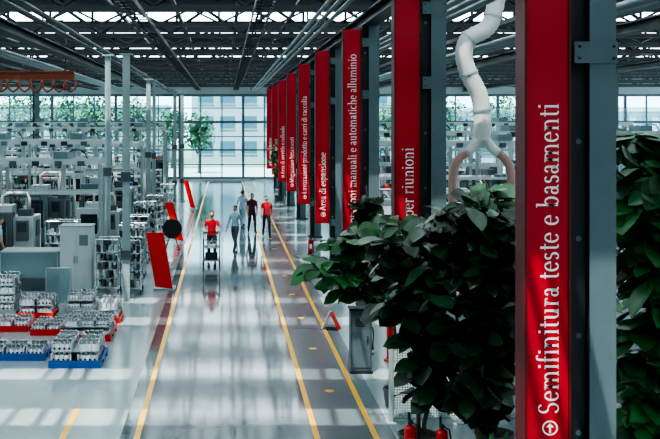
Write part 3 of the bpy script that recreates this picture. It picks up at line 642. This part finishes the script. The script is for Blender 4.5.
# ------------------------------------------------------------ people
def person(name, loc, yaw, shirt, pants, step=.0, arms='walk', scale=1.0, seed=0, sleeve='short', lean=0.0):
    """front is -Y"""
    J = {}; 
    def j(n, x, y, z, r): J[n] = (Vector((x, y, z)), r)
    j('pel', 0, 0, .97, .135); j('spine', 0, -lean * .2, 1.15, .122); j('chest', 0, -lean * .5, 1.34, .145); j('nb', 0, -lean * .7, 1.47, .07); j('neck', 0, -lean * .8, 1.55, .052)
    for sd_, sx in (('L', 1), ('R', -1)):
        sw = step * sx
        j('hip' + sd_, .095 * sx, 0, .9, .1); kb = .12 if sw < 0 else .02
        kx = Vector((.105 * sx, -sw * .38 - .02 - kb * .3, .5)); ax = Vector((.105 * sx, -sw * .72 + kb * .5, .09 + (.07 if sw < -.1 else 0)))
        J['kn' + sd_] = (kx, .068); J['an' + sd_] = (ax, .045)
        J['toe' + sd_] = (Vector((ax.x + .02 * sx, ax.y - .17, .045 if sw >= -.1 else .05)), .04); J['heel' + sd_] = (Vector((ax.x, ax.y + .04, ax.z - .045)), .04)
        j('sh' + sd_, .185 * sx, -lean * .55, 1.41, .068)
        if arms == 'walk':
            J['el' + sd_] = (Vector((.245 * sx, sw * .25 + .02, 1.12)), .045); J['wr' + sd_] = (Vector((.25 * sx, sw * .5 - .06, .88)), .03)
        elif arms == 'push':
            J['el' + sd_] = (Vector((.27 * sx, -.12 - lean * .4, 1.16)), .046); J['wr' + sd_] = (Vector((.21 * sx, -.40, 1.09)), .031)
        J['ha' + sd_] = (J['wr' + sd_][0] + (J['wr' + sd_][0] - J['el' + sd_][0]).normalized() * .07, .032)
    S = [('pel', 'spine', 'T'), ('spine', 'chest', 'T'), ('chest', 'nb', 'T'), ('nb', 'neck', 'K')]
    for s_ in 'LR':
        S += [('pel', 'hip' + s_, 'P'), ('hip' + s_, 'kn' + s_, 'P'), ('kn' + s_, 'an' + s_, 'P'), ('an' + s_, 'toe' + s_, 'B'), ('an' + s_, 'heel' + s_, 'B'),
              ('chest', 'sh' + s_, 'T'), ('sh' + s_, 'el' + s_, 'T'), ('el' + s_, 'wr' + s_, 'K' if sleeve == 'short' else 'T'), ('wr' + s_, 'ha' + s_, 'K')]
    names = list(J); me = bpy.data.meshes.new('tmp'); me.from_pydata([J[n][0] for n in names], [(names.index(a), names.index(c)) for a, c, _ in S], [])
    o = bpy.data.objects.new('tmp', me); COL.objects.link(o)
    md = o.modifiers.new('Skin', 'SKIN'); md.use_smooth_shade = True
    sv = me.skin_vertices[0].data
    for i, n in enumerate(names): sv[i].radius = (J[n][1], J[n][1] * (.8 if n in ('chest', 'spine') else 1)); sv[i].use_root = (n == 'pel')
    ss = o.modifiers.new('Sub', 'SUBSURF'); ss.levels = 2; ss.render_levels = 2
    dg = bpy.context.evaluated_depsgraph_get(); ev = o.evaluated_get(dg); em = bpy.data.meshes.new_from_object(ev)
    b = B(); km = {'T': shirt, 'K': 'skin', 'P': pants, 'B': 'black'}
    vs = [v.co.copy() for v in em.vertices]; groups = {}
    for p in em.polygons:
        c = p.center; best = None; bd = 9
        for a, d, tag in S:
            A = J[a][0]; D = J[d][0]; AD = D - A; t = max(0, min(1, (c - A).dot(AD) / AD.length_squared)); ds = (c - (A + AD * t)).length - (J[a][1] * (1 - t) + J[d][1] * t)
            if ds < bd:
                bd = ds; tt = tag
                if sleeve == 'short' and a.startswith('sh') and t > .62: tt = 'K'
                best = tt
        if best == 'T' and c.z < .95: best = 'P'
        if best == 'P' and c.z > .97: best = 'T'
        groups.setdefault(km[best], []).append(tuple(p.vertices))
    b.v += [tuple(v) for v in vs]
    for k, fs in groups.items():
        i = b.mi(k)
        for f in fs: b.f.append(f); b.m.append(i); b.sm.append(True)
    bpy.data.objects.remove(o)
    # head
    hc = Vector((0, -lean * .9 - .015, 1.655))
    def hf(p):
        q = p.copy()
        if q.z < 0: q.x *= 1 - .25 * (-q.z) ; q.y *= 1 - .12 * (-q.z)
        if q.y < -.75 and abs(q.x) < .35 and -.35 < q.z < .15: q.y -= .14
        return q
    b.ell(hc, (.078, .098, .118), 'skin', 20, 14, hf)
    def cap(p):
        q = p.copy()
        if q.z < .25 and q.y < .05: q = q * .9
        if q.z < -.35: q = q * .88
        return q
    b.ell(hc + Vector((0, .012, .018)), (.084, .1, .114), 'hair', 20, 14, cap)
    for sx in (-1, 1):
        b.ell(hc + Vector((.08 * sx, .005, -.01)), (.012, .022, .032), 'skin', 8, 6); b.ell(hc + Vector((.03 * sx, -.09, .005)), (.012, .008, .008), 'black', 8, 6)
    b.ell(hc + Vector((0, -.105, -.022)), (.014, .018, .02), 'skin', 8, 6); b.ell(hc + Vector((0, -.088, -.06)), (.024, .008, .006), 'redd', 8, 6)
    # fingers
    for s_, sx in (('L', 1), ('R', -1)):
        h = J['ha' + s_][0]; d = (h - J['wr' + s_][0]).normalized(); side = Vector((0, 1, 0)) if arms == 'walk' else Vector((1, 0, 0)); inn = Vector((-sx, 0, 0)) if arms == 'walk' else Vector((0, 0, -1))
        for i, L in enumerate((.075, .085, .08, .06)):
            q = h + side * ((i - 1.5) * .02); b.tube([q, q + d * L * .5 + inn * .01, q + d * L * .8 + inn * .035, q + d * L * .75 + inn * .06], [.01, .009, .008, .007], 'skin', 6)
        q = h - d * .03 - side * .025; b.tube([q, q - side * .02 + d * .03 + inn * .02, q - side * .015 + d * .055 + inn * .035], [.011, .01, .008], 'skin', 6)
    zmin = min(v[2] for v in b.v)
    b.xform(Matrix.Scale(scale, 4) @ Matrix.Translation((0, 0, -zmin)))
    b.done(name, loc, yaw)
person('factory_worker', (-.45, 35.0, 0), 0, 'shirt_r', 'pants', .12, 'push', 1.0, lean=.12)
person('factory_worker', (.38, 38.3, 0), -.5, 'shirt_w', 'pants_g', .34, 'walk', .95, sleeve='long')
person('factory_worker', (.80, 46.8, 0), 2.9, 'shirt_w', 'shirt_w', .3, 'walk', .95, sleeve='long')
person('factory_worker', (1.17, 44.2, 0), .2, 'shirt_d', 'pants', .28, 'walk', .97)
person('factory_worker', (1.74, 42.8, 0), .15, 'shirt_r', 'pants', .26, 'walk', .97)
person('factory_worker', (-7.2, 32.6, 0), 1.9, 'shirt_w', 'pants_g', .05, 'walk', 1.0)
# hand cart
b = B(); 
b.box(-.28, .28, -.45, .35, .2, .24, 'steel_l'); b.box(-.28, .28, -.45, .35, .62, .65, 'steel_l')
for xx in (-.27, .27):
    for yy in (-.43, .33): b.cyl((xx, yy, .2), (xx, yy, .9 if yy < 0 else 1.08), .016, 'steel_d', 8)
    b.cyl((xx, -.43, .9), (xx, .33, .9), .014, 'steel_d', 8)
    for yy in (-.35, .25):
        b.cyl((xx - .02, yy, .09), (xx + .02, yy, .09), .09, 'black', 16); b.box(xx - .03, xx + .03, yy - .02, yy + .02, .09, .2, 'steel_l')
b.cyl((-.27, .33, 1.08), (.27, .33, 1.08), .018, 'black', 8)
b.cyl((-.27, -.43, .9), (.27, -.43, .9), .014, 'steel_d', 8)
for i in range(3): casting(b, -.0, -.25 + i * .22, .65, .8); casting(b, 0, -.25 + i * .22, .24, .8)
b.box(-.2, .2, -.47, -.45, .25, .5, 'steel_d')
b.done('hand_cart', (-.45, 34.15, 0))

# ------------------------------------------------------------ outside
b = B(); b.box(-120, 140, YF + .3, 220, -.25, -.05, 'grass'); b.box(-120, 140, 86, 108, -.05, -.03, 'wall'); b.done('ground')
def building(x, y, w, h, seed):
    b = B(); b.box(0, w, 0, 12, -.05, h, 'bld'); z = 1.0
    while z < h - 1.5:
        xx = .8
        while xx < w - 2: b.box(xx, xx + 1.8, -.06, 0, z, z + 1.5, 'bldw'); b.box(xx - .06, xx + 1.86, -.12, -.0, z - .1, z, 'steel_l'); xx += 2.6
        z += 3.0
    b.box(-.2, w + .2, -.3, 12.2, h, h + .3, 'steel_l'); b.done('office_building', (x, y, 0))
building(-45, 120, 38, 6.5, 1); building(-4, 122, 26, 8.6, 2); building(26, 118, 44, 6, 3)
def tree(x, y, h, r, seed):
    random.seed(seed); b = B(); b.tube([(0, 0, -.06), (.05, 0, h * .3), (0, 0, h * .7)], [.16, .12, .05], 'bark', 8)
    for i in range(5): a = i * 1.3; b.tube([(0, 0, h * .35), (math.cos(a) * r * .4, math.sin(a) * r * .4, h * .55), (math.cos(a) * r * .7, math.sin(a) * r * .7, h * .75)], [.06, .04, .02], 'bark', 5)
    for i in range(700):
        q = Vector([random.gauss(0, .45) for _ in range(3)]); 
        if q.length > 1: q.normalize()
        leaf(b, Vector((q.x * r, q.y * r, h * .68 + q.z * h * .32)), Vector([random.uniform(-1, 1) for _ in range(3)]), Vector((0, 0, 1)), .4, .3, 'treel')
    b.done('tree', (x, y, 0))
for i, (x, y, h, r) in enumerate([(-19.5, 97, 8, 2.6), (-15.5, 100, 8.5, 2.6), (-12, 96, 7.5, 2), (-8.5, 95, 7, 1.8), (-2.4, 96, 5.8, 1.4), (12, 99, 7.5, 2.2), (16, 96, 7, 2), (21, 96, 7, 2), (27, 101, 8, 2.5), (35, 98, 7.5, 2.4), (-25, 100, 8, 2.6), (-5.5, 106, 6.5, 2)]): tree(x, y, h, r, 200 + i)

# ------------------------------------------------------------ sun, world, camera
sl = bpy.data.lights.new('sun', 'SUN'); sl.energy = 16.0; sl.angle = 0.012; sl.color = (1.0, 0.95, 0.88)
so = bpy.data.objects.new('sun', sl); COL.objects.link(so); so.location = (-10, -10, 30)
so.rotation_euler = Vector((0.22, 0.42, -1.0)).to_track_quat('-Z', 'Y').to_euler()
w = bpy.data.worlds.new('World'); scene.world = w; w.use_nodes = True
bg = w.node_tree.nodes['Background']; bg.inputs[0].default_value = (0.77, 0.93, 1.0, 1); bg.inputs[1].default_value = 4.4
cam = bpy.data.cameras.new('camera'); co = bpy.data.objects.new('camera', cam); COL.objects.link(co)
co.location = (0, 0, 4.8); co.rotation_euler = (math.pi / 2, 0, 0)
cam.sensor_fit = 'HORIZONTAL'; cam.sensor_width = 36; cam.lens = 36 * 1020 / 660; cam.shift_x = 105 / 660; cam.shift_y = -97.5 / 660
cam.clip_end = 400
scene.camera = co
